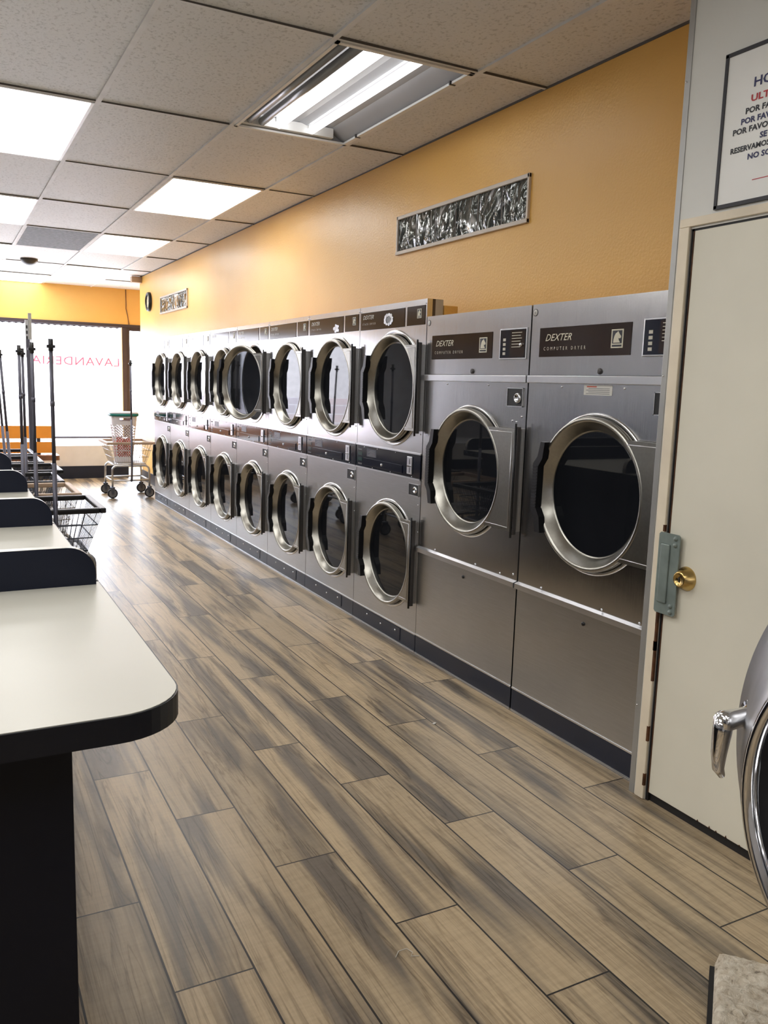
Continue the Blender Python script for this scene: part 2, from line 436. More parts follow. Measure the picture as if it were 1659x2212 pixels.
def screws(mb, x, pts, r=.004):
    mb.use('chrome')
    for y, z in pts: mb.lathe([(r, 0), (r*.9, -.0022), (r*.3, -.0032), (.0003, -.0033)], (x, y, z), 'x', 10)

def drum_bowl(root, cy, cz, R):
    d = MB().use('drum'); d.lathe([(R, .0), (R*.98, .02), (R*.97, .066), (.002, .072)], (0, cy, cz), 'x', 48)
    d.build('drum', None, root)

DOOR_U, DOOR_L = (.305, 1.281), (.305, .443)
def make_stack(label, group, first, ajar=False, sticker=0):
    t = thing('stack_dryer', label, 'dryer', (0, 0, 0), 0, group)
    c = MB().use('steel'); g = .0022
    y0, y1 = g, P-g
    # front skin: two round holes
    c.plate_hole(0, y0, y1, .978, 1.58, *DOOR_U, .262)
    c.poly([(0, y1, 1.58), (0, y0, 1.58), (0, y0, H), (0, y1, H)])
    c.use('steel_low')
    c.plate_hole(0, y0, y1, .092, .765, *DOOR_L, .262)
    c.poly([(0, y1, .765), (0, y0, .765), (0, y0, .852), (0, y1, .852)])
    c.use('steel')
    for ya, yb, in ((y0, y0), (y1, y1)):
        c.poly([(0, ya, .092), (.028, ya, .092), (.028, ya, H), (0, ya, H)])
    c.poly([(0, y0, H), (0, y1, H), (.086, y1, H), (.086, y0, H)])
    c.use('brown_side'); 
    for ya in (y0, y1): c.poly([(.028, ya, 0), (.044, ya, 0), (.044, ya, H), (.028, ya, H)])
    c.use('beige_side')
    for ya in (y0, y1): c.poly([(.044, ya, 0), (.086, ya, 0), (.086, ya, H), (.044, ya, H)])
    c.poly([(.086, y0, 0), (.086, y1, 0), (.086, y1, H), (.086, y0, H)])
    # pressed collar rings round both openings
    c.use('steel')
    for cy, cz, R in ((*DOOR_U, .287), (*DOOR_L, .281)):
        c.lathe([(R, -.0003), (R*.995, -.004), (R*.975, -.005), (R*.955, -.003), (R*.915, -.002), (.262, .002)], (0, cy, cz), 'x', 96)
    screws(c, 0, [(.012, H-.02), (P-.012, H-.022), (.02, .73), (.02, 1.07), (.02, 1.46), (.015, .6)], .0038)
    c.build('cabinet', None, t, recalc=True)
    hd = MB().use('brown_gloss'); hd.box(-.0022, -.0002, .21, .692, 1.579, 1.67, .0008)
    ho = hd.build('header_label', None, t)
    tx = MB(); text_mb(tx, 'DEXTER', -.0028, .665, 1.634, .030, 'silver_ink', .35, 1., 1.12)
    text_mb(tx, 'STACK DRYER', -.0028, .668, 1.605, .0145, 'silver_ink', 0, 1.9, .95); tx.build('lettering', None, ho)
    lg = MB().use('brown_gloss'); lg.box(-.0022, -.0002, .016, .188, 1.581, 1.67, .0008)
    lo = lg.build('logo_label', None, t)
    hl = MB(); horse_logo(hl, -.003, .048, .088, 1.612, 1.655); hl.build('horse_emblem', None, lo)
    if sticker:
        f = MB().use('foil'); rr = random.Random(sticker)
        cy, cz, n = (.375, 1.622, 11) if sticker == 1 else (.30, 1.605, 5)
        for k in range(n):
            a = 2*PI*k/n; q = .030 if sticker == 1 else .022
            yy, zz = cy+q*1.3*math.cos(a), cz+q*.8*math.sin(a)
            w, hh = rr.uniform(.009, .016), rr.uniform(.006, .011)
            f.poly([(-.0036-.0002*k, yy+w*math.cos(b), zz+hh*math.sin(b)) for b in [2*PI*j/9+rr.uniform(-.2, .2) for j in range(9)]])
        f.use('sticker_grey' if sticker == 1 else 'foil')
        f.poly([(-.0032, cy+.026*math.cos(b)*rr.uniform(.8, 1.15), cz+.02*math.sin(b)*rr.uniform(.8, 1.15)) for b in [2*PI*j/14 for j in range(14)]])
        f.build('torn_sticker', None, t)
    # middle control panel
    m = MB().use('navy_gloss'); m.box(-.006, -.0002, .003, P-.006, .856, .972, .002)
    m.use('zinc'); m.box(-.009, -.0002, .002, P-.004, .972, .979); m.box(-.008, -.0002, .002, P-.004, .850, .856)
    screws(m, -.006, [(.60, .965), (.45, .965), (.25, .965), (.08, .862), (.3, .862), (.5, .862)], .0028)
    mo = m.build('control_panel', None, t)
    q = MB().use('lcd'); q.box(-.0072, -.006, .625, .675, .918, .936); q.box(-.0072, -.006, .625, .675, .888, .906)
    q.use('sticker_grey')
    for k in range(4):
        q.box(-.0072, -.006, .63+.012*k, .636+.012*k, .945, .953); q.box(-.0072, -.006, .63+.012*k, .636+.012*k, .868, .876)
    q.build('display', None, mo)
    cb = MB().use('navy_gloss'); cb.box(-.010, -.006, .175, .595, .868, .908, .001); cb.use('chrome_dull')
    cb.lathe([(.007, 0), (.007, -.004), (.003, -.006), (.0005, -.006)], (-.010, .39, .888), 'x', 14)
    cb.use('navy'); cb.box(-.0068, -.006, .46, .57, .918, .958)
    cb.use('sticker_grey')
    for k in range(6): cb.box(-.0071, -.0068, .475, .555-.012*(k % 3), .923+.0055*k, .9245+.0055*k)
    cb.build('coin_box_door', None, mo)
    cs = MB().use('chrome_dull'); cs.box(-.012, -.006, .075, .125, .872, .958, .003)
    cs.use('recess'); cs.box(-.0125, -.0118, .094, .099, .92, .948); cs.box(-.0125, -.0118, .094, .099, .88, .905)
    cs.use('chrome'); cs.box(-.022, -.012, .088, .108, .908, .916, .002)
    cs.build('coin_slot', None, mo)
    lk = MB().use('recess'); lk.box(-.0022, -.0004, .018, .11, .772, .826)
    lk.use('zinc')
    for a in ((.016, .112, .770, .7725), (.016, .112, .8255, .828), (.016, .0185, .770, .828), (.1095, .112, .770, .828)): lk.box(-.004, -.0004, *a)
    lk.use('chrome'); lk.lathe([(.017, 0), (.016, -.006), (.011, -.008), (.010, -.004), (.0005, -.004)], (-.002, .048, .80), 'x', 20)
    lk.build('lock_recess', None, t)
    k = MB().use('navy'); k.box(-.002, .02, y0, y1, .006, .09); k.use('zinc'); k.box(-.004, .02, y0, y1, .088, .093)
    k.box(-.004, .02, y0, y1, .0, .006)
    k.use('navy'); k.box(-.0045, -.002, .15, .57, .018, .082, .001); screws(k, -.0045, [(.36, .05), (.2, .06), (.52, .06)], .0055)
    k.build('kick_panel', None, t)
    pl = .034
    if ajar:
        make_door(t, *DOOR_U, .262, .222, pl, (1.084, 1.488), rz=math.radians(16), pivot=(-.036, .02, 1.281))
    else: make_door(t, *DOOR_U, .262, .222, pl, (1.084, 1.488))
    make_hinge(t, .006, .03, 1.084, 1.488); drum_bowl(t, *DOOR_U, .26)
    make_door(t, *DOOR_L, .262, .222, pl, (.245, .649)); make_hinge(t, .006, .03, .245, .649); drum_bowl(t, *DOOR_L, .26)
    return t

place = ['beside the large single dryers', 'second from the large dryers', 'third from the large dryers', 'fourth from the large dryers',
         'fifth from the large dryers', 'sixth from the large dryers', 'second from the window end', 'at the window end of the row']
sg = 'stacked double dryers along the yellow wall'
stacks = {}
stacks[0] = make_stack('steel stack dryer beside the large single dryers, torn grey sticker on its header', sg, True, sticker=1)
stacks[1] = make_stack('steel stack dryer second from the large dryers, small silver sticker on its header', sg, True, sticker=2)
stacks[3] = make_stack('steel stack dryer with its upper door hanging ajar', sg, True, ajar=True)
stacks[2] = make_stack('steel stack dryer third from the large dryers, just before the ajar door', sg, True)
for i, lab in ((4, 'steel stack dryer fifth from the large dryers, just past the ajar door'),
               (5, 'steel stack dryer third from the window end of the row'),
               (6, 'steel stack dryer second from the window end of the row'),
               (7, 'last steel stack dryer, at the window end beside the wire cart')):
    stacks[i] = copy_tree(stacks[2]); stacks[i]['label'] = lab
for i, o in stacks.items(): o.location = (0, i*P, 0)

def make_single(label, number):
    t = thing('single_dryer', label, 'dryer', (0, 0, 0), 0, 'large single dryers')
    c = MB().use('steel'); g = .0042; y0, y1 = g, W-g; cy, cz, R = W-.399, .938, .270
    c.poly([(0, y1, 1.352), (0, y0, 1.352), (0, y0, H2), (0, y1, H2)])
    c.use('steel'); c.plate_hole(0, y0, y1, .532, 1.322, cy, cz, R)
    for ya in (y0, y1): c.poly([(0, ya, 0), (.09, ya, 0), (.09, ya, H2), (0, ya, H2)])
    c.poly([(0, y0, H2), (0, y1, H2), (.09, y1, H2), (.09, y0, H2)]); c.poly([(.09, y0, 0), (.09, y1, 0), (.09, y1, H2), (.09, y0, H2)])
    c.lathe([(R*1.06, -.0003), (R*1.055, -.004), (R*1.035, -.006), (R*1.02, -.004), (R*1.01, -.002), (R, .002)], (0, cy, cz), 'x', 96)
    screws(c, 0, [(W-.2, 1.31), (W-.52, 1.31), (.03, 1.19), (.03, .9), (.03, .56), (W-.15, .545), (.12, .545), (.30, .545), (.062, 1.168), (.09, 1.172)], .0042)
    c.build('cabinet', None, t)
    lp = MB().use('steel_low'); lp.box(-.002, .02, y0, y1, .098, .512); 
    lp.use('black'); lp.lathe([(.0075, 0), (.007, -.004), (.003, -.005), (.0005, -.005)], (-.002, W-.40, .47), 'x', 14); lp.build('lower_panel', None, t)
    st = MB().use('zinc'); st.box(-.012, -.0002, y0, y1, 1.322, 1.350, .002); st.build('trim_strip', None, t)
    s2 = MB().use('zinc'); s2.prism([(-.018, .511), (0, .505), (0, .537), (-.018, .531)], 'y', y0-.0, y1); s2.build('ledge_strip', None, t)
    k = MB().use('navy'); k.box(-.002, .02, y0, y1, .006, .092); k.use('zinc'); k.box(-.005, .02, y0, y1, .092, .098); k.box(-.004, .02, y0, y1, 0, .006)
    k.build('kick_panel', None, t)
    hd = MB().use('brown_gloss'); a0, a1 = W-.534, W-.056
    hd.box(-.0022, -.0002, a0, a1, 1.419, 1.526, .001); ho = hd.build('header_label', None, t)
    tx = MB(); text_mb(tx, 'DEXTER', -.0028, a1-.034, 1.477, .036, 'cream_ink', .35, 1., 1.12)
    text_mb(tx, 'COMPUTER DRYER', -.0028, a1-.028, 1.443, .0175, 'silver_ink', 0, 1.95, .9); tx.build('lettering', None, ho)
    hl = MB(); horse_logo(hl, -.003, a0+.035, a0+.092, 1.443, 1.505); hl.build('horse_emblem', None, ho)
    dp = MB().use('zinc'); dp.box(-.004, -.0002, .02, .198, 1.412, 1.534, .003); dp.use('navy_gloss'); dp.box(-.0046, -.004, .026, .192, 1.418, 1.528)
    dp.use('brown_gloss'); dp.box(-.0052, -.0046, .03, .125, 1.422, 1.524)
    dp.use('silver_ink')
    for j in range(4): dp.box(-.0054, -.0046, .155, .172, 1.43+.018*j, 1.441+.018*j)
    for j in range(6): dp.box(-.0056, -.0052, .05+.008*(j % 2), .115, 1.514-.011*j, 1.5165-.011*j)
    dp.use('chrome'); dp.lathe([(.007, 0), (.007, -.007), (.003, -.009), (.0005, -.009)], (-.0052, .05, 1.468), 'x', 14)
    dp.build('program_panel', None, t)
    kl = MB().use('hinge'); kl.lathe([(.011, 0), (.010, -.005), (.006, -.007), (.0005, -.006)], (0, W-.395, 1.366), 'x', 18); kl.build('key_lock', None, t)
    lk = MB().use('recess'); lk.box(-.003, -.0004, .028, .127, 1.230, 1.299); lk.use('zinc')
    for a in ((.026, .129, 1.2275, 1.2305), (.026, .129, 1.2985, 1.3015), (.026, .0288, 1.2275, 1.3015), (.1262, .129, 1.2275, 1.3015)): lk.box(-.005, -.0004, *a)
    lk.use('chrome'); lk.lathe([(.021, 0), (.020, -.007), (.014, -.010), (.012, -.005), (.0005, -.005)], (-.003, .056, 1.262), 'x', 22); lk.build('lock_recess', None, t)
    ov = MB().use('sticker'); ov.lathe([(.012, 0), (.0118, -.0012), (.0003, -.0013)], (0, W-.022, H2-.03), 'x', 20)
    ov.use('ink_black'); ov.lathe([(.0135, 0), (.0135, -.001), (.0118, -.0014)], (0, W-.022, H2-.03), 'x', 20)
    if number: text_mb(ov, '10', -.0018, W-.0145, H2-.0345, .012, 'ink_black', 0, .9, .9)
    ov.build('number_badge', None, t)
    if number:
        sk = MB().use('sticker'); sk.box(-.0008, -.0002, W-.462, W-.320, 1.284, 1.319); sk.use('sticker_grey')
        for j in range(4): sk.box(-.0012, -.0008, W-.45, W-.332-.012*(j % 2), 1.288+.006*j, 1.290+.006*j)
        sk.use('sticker_red'); sk.box(-.0012, -.0008, W-.385, W-.335, 1.311, 1.315); sk.build('warning_sticker', None, t)
    make_door(t, cy, cz, R, .219, .030, (.735, 1.142)); make_hinge(t, .006, .026, .735, 1.142); drum_bowl(t, cy, cz, R*.99)
    return t
d9 = make_single('large single dryer with a dented corner lock, next to the stacked dryers', False); d9.location = (0, -W, 0)
d10 = make_single('large single dryer with white warning sticker, next to the cream door', True); d10.location = (0, -2*W, 0)

# ------------------------------------------------------------------ room shell
f = MB().use('floor'); f.poly([(-7, -6.5, 0), (1.6, -6.5, 0), (1.6, 9.4, 0), (-7, 9.4, 0)]); fl = struct(f.build('floor')); 
w = MB().use('yellow'); w.box(WX, WX+.05, -1.6, 7.5, 0, HC+.1); w.box(WX+.05, 1.6, 7.44, 7.5, 0, HC+.1)
struct(w.build('wall_right'))
w = MB().use('yellow'); w.box(.092, .165, .0, 8*P, 0, 1.672); w.box(.092, .165, -2*W, -.001, 0, 1.59); struct(w.build('wall_dryer_ledge'))
w = MB().use('navy'); w.box(WX-.012, WX, 8*P, 7.5, 0, .13); struct(w.build('baseboard_right'))
w = MB().use('panel_wall'); w.box(-.057, -.008, -6.5, -1.525, 1.772, HC+.1); w.box(-.057, -.008, -6.5, -2.52, 0, 1.772); w.box(-.057, -.008, -1.585, -1.525, 0, 1.772)
struct(w.build('wall_partition'))
w = MB().use('cool_wall'); w.box(-7.05, -7, -6.5, 9.4, 1.15, HC+.1); w.use('dark_wall'); w.box(-7.05, -7, -6.5, 9.4, 0, 1.15)  # unseen wall, lower half darkened to deepen the dryers' reflections
for k in range(12): w.box(-7, -6.9, -6.2+1.25*k, -5.9+1.25*k+.12*(k % 3), 1.15, HC)  # unseen piers added to put dark streaks into the steel's reflections
struct(w.build('wall_left'))
w = MB().use('white_paint'); w.box(-7, 1.6, -6.55, -6.5, 0, HC+.1); struct(w.build('wall_back'))
w = MB().use('yellow'); w.box(-.008, 1.6, -1.62, -1.575, 0, HC+.1); struct(w.build('wall_closet'))
YF, WL, YB, ZS = 9.12, -4.2, 7.757, .43
w = MB().use('yellow'); w.box(-7, 1.6, YF, YF+.12, 2.035, HC+.1); w.use('cool_wall'); w.box(-7, WL, YF, YF+.12, ZS, 2.035)
w.use('white_paint'); w.box(-7, .31, YF, YF+.12, 0, ZS)
struct(w.build('wall_front'))
w = MB().use('white_paint'); w.box(-7, .131, YB, YF-.001, .0, .415); struct(w.build('wall_window_ledge'))
w = MB().use('navy'); w.box(-7, .133, YB-.012, YB-.0005, 0, .158); struct(w.build('baseboard_front'))
w = MB().use('yellow'); w.box(1.6, 1.65, 7.4, 9.4, 0, HC+.1); struct(w.build('wall_entry'))
# ceiling tiles with holes where fixtures sit
lights = {(0, -1): 'open', (0, 1): 'p', (0, 3): 'p', (2, 0): 'p', (2, 2): 'p', (2, 4): 'p', (0, 5): 'p', (1, 6): 'p', (2, 5): 'p', (1, 3): 'vent', (4, -1): 'p', (6, 1): 'p', (4, 1): 'p', (4, 3): 'p', (4, -3): 'p', (2, -4): 'p', (2, -2): 'p', (6, -3): 'p', (6, -1): 'p', (8, -2): 'p', (8, 0): 'p', (6, -4): 'p'}  # cells without a label of their own are unseen panels added as fill light
ct = MB(); rr = random.Random(3)
xs = [WX]+[GX0-GDX*k for k in range(0, 12)]; xs = [1.6]+xs
ys = [GY0+GDY*k for k in range(-6, 8)]; ys = [-6.5]+[y for y in ys if y > -6.5 and y < YF]+[YF]
ct.use('tile')
for i in range(len(xs)-1):
    for j in range(len(ys)-1):
        a, b = xs[i+1], xs[i]; cI = i-2; cJ = round((ys[j]-GY0)/GDY) if j else -99
        if lights.get((cI, cJ)): continue
        if a < -7: a = -7
        if i == 0 and ys[j] < 5.5: continue
        e = .004; zz = HC+.004; q = [rr.uniform(0, .005) for _ in range(4)]
        ct.poly([(a, ys[j], zz+q[0]), (b, ys[j], zz+q[1]), (b, ys[j+1], zz+q[2]), (a, ys[j+1], zz+q[3])])
ct.use('tbar')
for x in xs[2:]:
    if x > -7: ct.box(x-.011, x+.011, -6.5, YF, HC-.002, HC+.012)
for y in ys[1:-1]:
    ct.use('tbar'); ct.box(-7, WX if y < 7.4 else 1.6, y-.008, y+.008, HC-.0005, HC+.012)
    ct.use('tbar_shade'); ct.box(-7, WX if y < 7.4 else 1.6, y-.0098, y-.008, HC-.001, HC+.012)  # dark strip beside each cross bar stands in for tile-edge shade
ct.use('tbar_shade'); ct.box(WX-.003, WX, -1.6, 7.5, HC-.002, HC+.012)
ct.use('tile'); ct.box(-7, 1.6, -6.5, 9.4, HC+.16, HC+.2)
struct(ct.build('ceiling'))

def cell(k, j): return GX0-GDX*(k+1), GX0-GDX*k, GY0+GDY*j, GY0+GDY*(j+1)
def panel_light(label):
    t = thing('ceiling_light', label, 'ceiling light', (0, 0, 0), 0, 'lit ceiling panels')
    hx, hy = GDX/2-.012, GDY/2-.010
    m = MB().use('white_metal')
    m.box(-hx, hx, -hy, -hy+.014, -.004, .01); m.box(-hx, hx, hy-.014, hy, -.004, .01); m.box(-hx, -hx+.014, -hy, hy, -.004, .01); m.box(hx-.014, hx, -hy, hy, -.004, .01)
    m.box(-hx, hx, -hy, hy, .06, .07)
    m.build('frame', None, t)
    d = MB().use('diffuser'); n = 6
    g = [[d.b.verts.new((-hx+.014+(2*hx-.028)*i/n, -hy+.014+(2*hy-.028)*j/n, .003-.006*math.sin(PI*i/n)*math.sin(PI*j/n))) for j in range(n+1)] for i in range(n+1)]
    for i in range(n):
        for j in range(n): d.face([g[i][j], g[i+1][j], g[i+1][j+1], g[i][j+1]], True)
    d.build('diffuser', None, t); return t
pl = None
plabs = {(0, 1): 'lit ceiling panel nearest the dryers, just past the open tube fixture', (0, 3): 'lit ceiling panel over the row of stacked dryers, towards the window',
         (2, 0): 'large lit ceiling panel at the left edge, nearest the camera', (2, 2): 'lit ceiling panel at the left edge, beside the grey vent',
         (2, 4): 'lit ceiling panel at the left edge, two panels before the front window', (2, 5): 'lit ceiling panel at the far left edge, close to the front window',
         (0, 5): 'lit ceiling panel nearest the clock corner, by the front window', (1, 6): 'lit ceiling panel touching the yellow wall above the front window'}
for (k, j), v in lights.items():
    if v != 'p': continue
    a, b, y0, y1 = cell(k, j)
    o = panel_light('') if pl is None else copy_tree(pl)
    pl = pl or o
    o['label'] = plabs.get((k, j), 'unseen fill light panel, added outside the left edge of the picture'); o.location = ((a+b)/2, (y0+y1)/2, HC)
    if j == 6: o.scale.y = (YF-y0)/GDY; o.location.y = (YF+y0)/2
# open fixture
a, b, y0, y1 = cell(0, -1)
t = thing('fluorescent_fixture', 'open fluorescent fixture with bare tubes, diffuser missing', 'ceiling light', ((a+b)/2, (y0+y1)/2, HC))
hx, hy = GDX/2-.012, GDY/2-.010
m = MB().use('reflector')
prof = [(-hx, .0), (-hx+.02, .052), (-.10, .058), (-.06, .045), (.02, .058), (.06, .045), (.13, .06), (.2, .056), (hx, .0)]
for p, q in zip(prof, prof[1:]): m.poly([(p[0], -hy, p[1]), (q[0], -hy, q[1]), (q[0], hy, q[1]), (p[0], hy, p[1])])
m.box(-hx, hx, -hy-.004, -hy, 0, .1); m.box(-hx, hx, hy, hy+.004, 0, .1); m.box(-hx, hx, -hy, hy, .105, .11)
m.use('white_metal'); m.box(-hx+.03, hx-.09, hy-.05, hy, .008, .055, .002); m.box(-hx+.03, hx-.09, -hy, -hy+.05, .02, .055, .002)
m.build('housing', None, t)
m = MB().use('white_metal'); m.box(-hx, hx, -hy, -hy+.02, -.006, .004); m.box(-hx, hx, hy-.022, hy, -.006, .004, .001); m.box(-hx, -hx+.014, -hy, hy, -.006, .004); m.box(hx-.022, hx, -hy, hy, -.006, .004, .001)
m.use('hinge')
for yy in (-.46, .42): m.box(hx-.03, hx-.002, yy-.004, yy+.004, -.009, .006)
m.build('frame', None, t)
for x, mt, r in ((-.238, 'tube_off', .017), (-.175, 'tube_off', .019), (-.088, 'tube_on', .019), (.085, 'tube_on2', .0175)):
    q = MB().use(mt); q.tube([(x, -hy+.055, .024), (x, hy-.055, .024)], r, 14); q.use('white_metal'); q.box(x-.015, x+.015, hy-.06, hy-.045, .015, .06); q.box(x-.015, x+.015, -hy+.045, -hy+.06, .015, .06)
    q.build('tube', None, t)
a, b, y0, y1 = cell(1, 3)
t = thing('ceiling_vent', 'grey perforated ceiling return vent panel between the lit panels', 'vent', ((a+b)/2, (y0+y1)/2, HC))
m = MB().use('vent'); hx, hy = GDX/2-.012, GDY/2-.01
m.box(-hx, hx, -hy, hy, .004, .012)
for k in range(46):
    y = -hy+.02+(2*hy-.04)*k/45; m.box(-hx+.012, hx-.012, y-.006, y+.006, -.001, .004)
m.build('grille', None, t)
m = MB().use('tbar'); m.box(-hx, hx, -hy, -hy+.01, -.002, .012); m.box(-hx, hx, hy-.01, hy, -.002, .012); m.box(-hx, -hx+.01, -hy, hy, -.002, .012); m.box(hx-.01, hx, -hy, hy, -.002, .012)
m.build('frame', None, t)
m = MB().use('smoke'); m.lathe([(.09, 0), (.088, -.015), (.06, -.045), (.03, -.06), (.001, -.063)], (0, 0, 0), 'z', 28)
tag(m.build('smoke_detector', None, None, (-1.09, 6.66, HC)), 'dark round dome detector on the ceiling near the window', 'detector')
m = MB().use('tan'); m.box(-.06, .06, -.05, .05, -.075, -.003, .004)
struct(m.build('junction_box', None, None, (WX-.06, 7.42, HC)))  # small tan junction box in the corner under the ceiling

# ------------------------------------------------------------------ front window and entry
t = MB().use('dark_frame'); t.box(WL, 1.6, YF-.012, YF+.05, 1.992, 2.036)
n = 70                                               # scalloped lower edge of the valance
pts = [(WL, 1.994)]+[(WL+(1.6-WL)*k/n/4, 1.972+.012*abs(math.sin(PI*k/4))) for k in range(n*4+1)]+[(1.6, 1.994)]
t.prism(pts, 'y', YF+.055, YF+.06)
wr = struct(t.build('window_1'))
t = MB().use('dark_frame'); t.box(.330, .392, YF-.03, YF+.05, ZS, 1.99, .003); t.use('zinc'); t.box(.318, .330, YF-.03, YF+.04, ZS, 1.99); t.build('mullion', None, wr)
for x in (-2.2,): t = MB().use('dark_frame'); t.box(x, x+.05, YF-.02, YF+.05, ZS, 1.99, .003); t.build('mullion', None, wr)
t = MB().use('dark_frame'); t.box(WL, .31, YF-.012, YF+.06, ZS-.012, ZS+.010); t.build('sill', None, wr)
t = MB().use('pane'); t.poly([(WL, YF+.03, ZS), (.33, YF+.03, ZS), (.33, YF+.03, 1.99), (WL, YF+.03, 1.99)]); pn = t.build('pane', None, wr)
t = MB(); text_mb(t, 'LAVANDERIA', .305, YF+.024, 1.440, .165, 'letter_red', 0, 1.1, 1., True, 'y', bold=.0012, fit=1.18); t.build('lettering', None, pn)
t = MB().use('dark_frame'); t.box(1.40, 1.46, YF, YF+.05, 0, 1.992); t.box(.39, .44, YF, YF+.05, 0, 1.992); t.box(.44, 1.40, YF, YF+.05, 0, .06)
t.box(.44, 1.40, YF, YF+.05, 1.95, 1.992); ed = struct(t.build('door_2'))
t = MB().use('pane'); t.poly([(.44, YF+.025, .06), (1.40, YF+.025, .06), (1.40, YF+.025, 1.95), (.44, YF+.025, 1.95)]); t.build('door_pane', None, ed)
t = MB().use('zinc'); t.tube([(.47, YF-.03, .85), (1.38, YF-.03, .85)], .012, 8); t.box(.47, .49, YF-.03, YF, .84, .86); t.box(1.36, 1.38, YF-.03, YF, .84, .86); t.build('push_bar', None, ed)
t = MB().use('yellow'); t.box(1.46, 1.6, YF, YF+.12, 0, 2.035); struct(t.build('wall_front_end'))
t = MB().use('bench_wood'); t.tube([(.394, YF-.006, HC), (.397, YF-.006, 2.32), (.395, YF-.006, 2.26), (.418, YF-.006, 2.15), (.432, YF-.006, 2.04)], .006, 6)
tag(t.build('electric_cable'), 'thin brown cable running down the yellow wall above the window', 'cable')
# outdoors
t = MB().use('concrete'); t.poly([(-30, 9.4, -.03), (20, 9.4, -.03), (20, 40, -.03), (-30, 40, -.03)]); struct(t.build('ground'))
t = MB().use('stone'); t.box(-20, 12, 14, 14.3, -.03, .95); struct(t.build('wall_street'))
t = MB().use('far_wall'); t.box(-25, 3, 24, 25, -.03, 5.0); struct(t.build('wall_opposite'))

# ------------------------------------------------------------------ glass block windows
def glass_blocks(name, ya, yb, z0, z1, n):
    f = MB().use('frame_white'); e = .018
    f.box(WX-.012, WX, ya, yb, z1-e, z1, .002); f.box(WX-.016, WX, ya, yb, z0, z0+e, .002); f.box(WX-.012, WX, ya, ya+.012, z0, z1); f.box(WX-.012, WX, yb-.012, yb, z0, z1)
    fr = struct(f.build(name))
    w = (yb-ya-.024)/n
    for k in range(n):
        q = MB().use('block'); y = ya+.012+w*k; N = 14
        g = [[None]*(N+1) for _ in range(N+1)]; ph = random.uniform(0, 9)
        for i in range(N+1):
            for j in range(N+1):
                u, v = i/N, j/N; ed = min(u, 1-u, v, 1-v)
                h = -.002-.006*min(1, ed*6) - .003*math.sin(u*9+ph+4*v)*min(1, ed*5)
                g[i][j] = q.b.verts.new((WX+h+.001, y+.003+(w-.006)*u, z0+e+(z1-z0-2*e)*v))
        for i in range(N):
            for j in range(N): q.face([g[i][j], g[i+1][j], g[i+1][j+1], g[i][j+1]], True)
        q.use('recess'); q.box(WX-.005, WX-.0005, y+w-.003, y+w+.003, z0+e, z1-e); q.use('chrome'); q.box(WX-.006, WX-.001, y+w-.009, y+w-.006, z0+e, z1-e)  # dark gap between blocks, with a chrome strip standing in for its highlight
        q.build('glass_block', None, fr)
glass_blocks('window_2', -.395, .78, 2.003, 2.207, 6)
glass_blocks('window_3', 5.21, 6.38, 2.010, 2.203, 6)

t = thing('wall_clock', 'round black rimmed wall clock near the far corner', 'clock', (WX, 6.945, 2.19))
m = MB().use('black'); m.lathe([(.112, 0), (.112, -.02), (.105, -.035), (.092, -.036), (.088, -.02)], (0, 0, 0), 'x', 40); m.build('rim', None, t)
m = MB().use('clock_face'); m.disc((-.018, 0, 0), .09, 'x', 40); m.use('ink_black')
for k in range(12):
    a = PI*k/6; m.box(-.0195, -.0185, .074*math.sin(a)-.004, .074*math.sin(a)+.004, .074*math.cos(a)-.004, .074*math.cos(a)+.004)
fc = m.build('dial', None, t)
m = MB().use('ink_black'); m.poly([(-.021, .004, -.01), (-.021, -.004, -.01), (-.021, -.05, .03), (-.021, -.046, .035)]); m.build('hour_hand', None, t)
m = MB().use('ink_black'); m.poly([(-.022, .003, 0), (-.022, -.003, 0), (-.022, .02, .068), (-.022, .024, .068)]); m.build('minute_hand', None, t)

# ------------------------------------------------------------------ partition: door, casing, sign
XP = -.057
t = MB().use('alu'); t.box(XP-.003, XP+.05, -1.541, -1.520, 0, HC, .001); t.box(XP-.001, XP+.052, -1.5215, -1.519, 0, HC)
screws(t, XP-.003, [(-1.528, 2.19), (-1.528, 1.35), (-1.528, .3)], .003)
struct(t.build('trim_1'))
t = MB().use('cream_trim'); t.box(XP-.010, XP, -1.588, -1.552, 0.004, 1.7775, .0015); t.box(XP-.010, XP, -2.53, -1.552, 1.778, 1.802, .0015); t.box(XP-.010, XP, -2.53, -2.497, 0.004, 1.7775, .0015)
t.use('wood_worn'); rr = random.Random(11)
for z, l in ((.88, .02), (.58, .06), (.5, .03), (.40, .18), (.2, .05), (.05, .04)): t.box(XP-.0108, XP-.002, -1.5895, -1.5895+rr.uniform(.004, .009), z, z+l)
struct(t.build('trim_2'))
t = MB().use('cream_door'); t.box(XP+.002, XP+.035, -2.494, -1.600, .030, 1.766, .002)
t.use('wood_worn'); t.box(XP+.001, XP+.034, -1.600, -1.5975, .03, 1.766)
for k in range(7):
    y = -1.80-.035*k-rr.uniform(0, .02); t.poly([(XP+.0005, y, .0315), (XP+.0005, y+.008, .0315), (XP+.0005, y+.005, .031+rr.uniform(.004, .010)), (XP+.0005, y+.002, .034)])
t.use('recess'); t.box(XP+.012, XP+.05, -2.494, -1.6, .0, .03); t.box(XP+.004, XP+.04, -1.5975, -1.588, .0, 1.772); t.box(XP+.004, XP+.04, -2.494, -1.588, 1.766, 1.779)
dr = struct(t.build('door_1'))
t = MB().use('guard'); pts = [(-1.574, .872), (-1.574, .632), (-1.580, .626), (-1.650, .626), (-1.656, .632), (-1.656, .872), (-1.650, .878), (-1.580, .878)]
t.prism(pts, 'x', XP-.014, XP-.010); t.box(XP-.019, XP-.0135, -1.622, -1.585, .66, .845, .004)
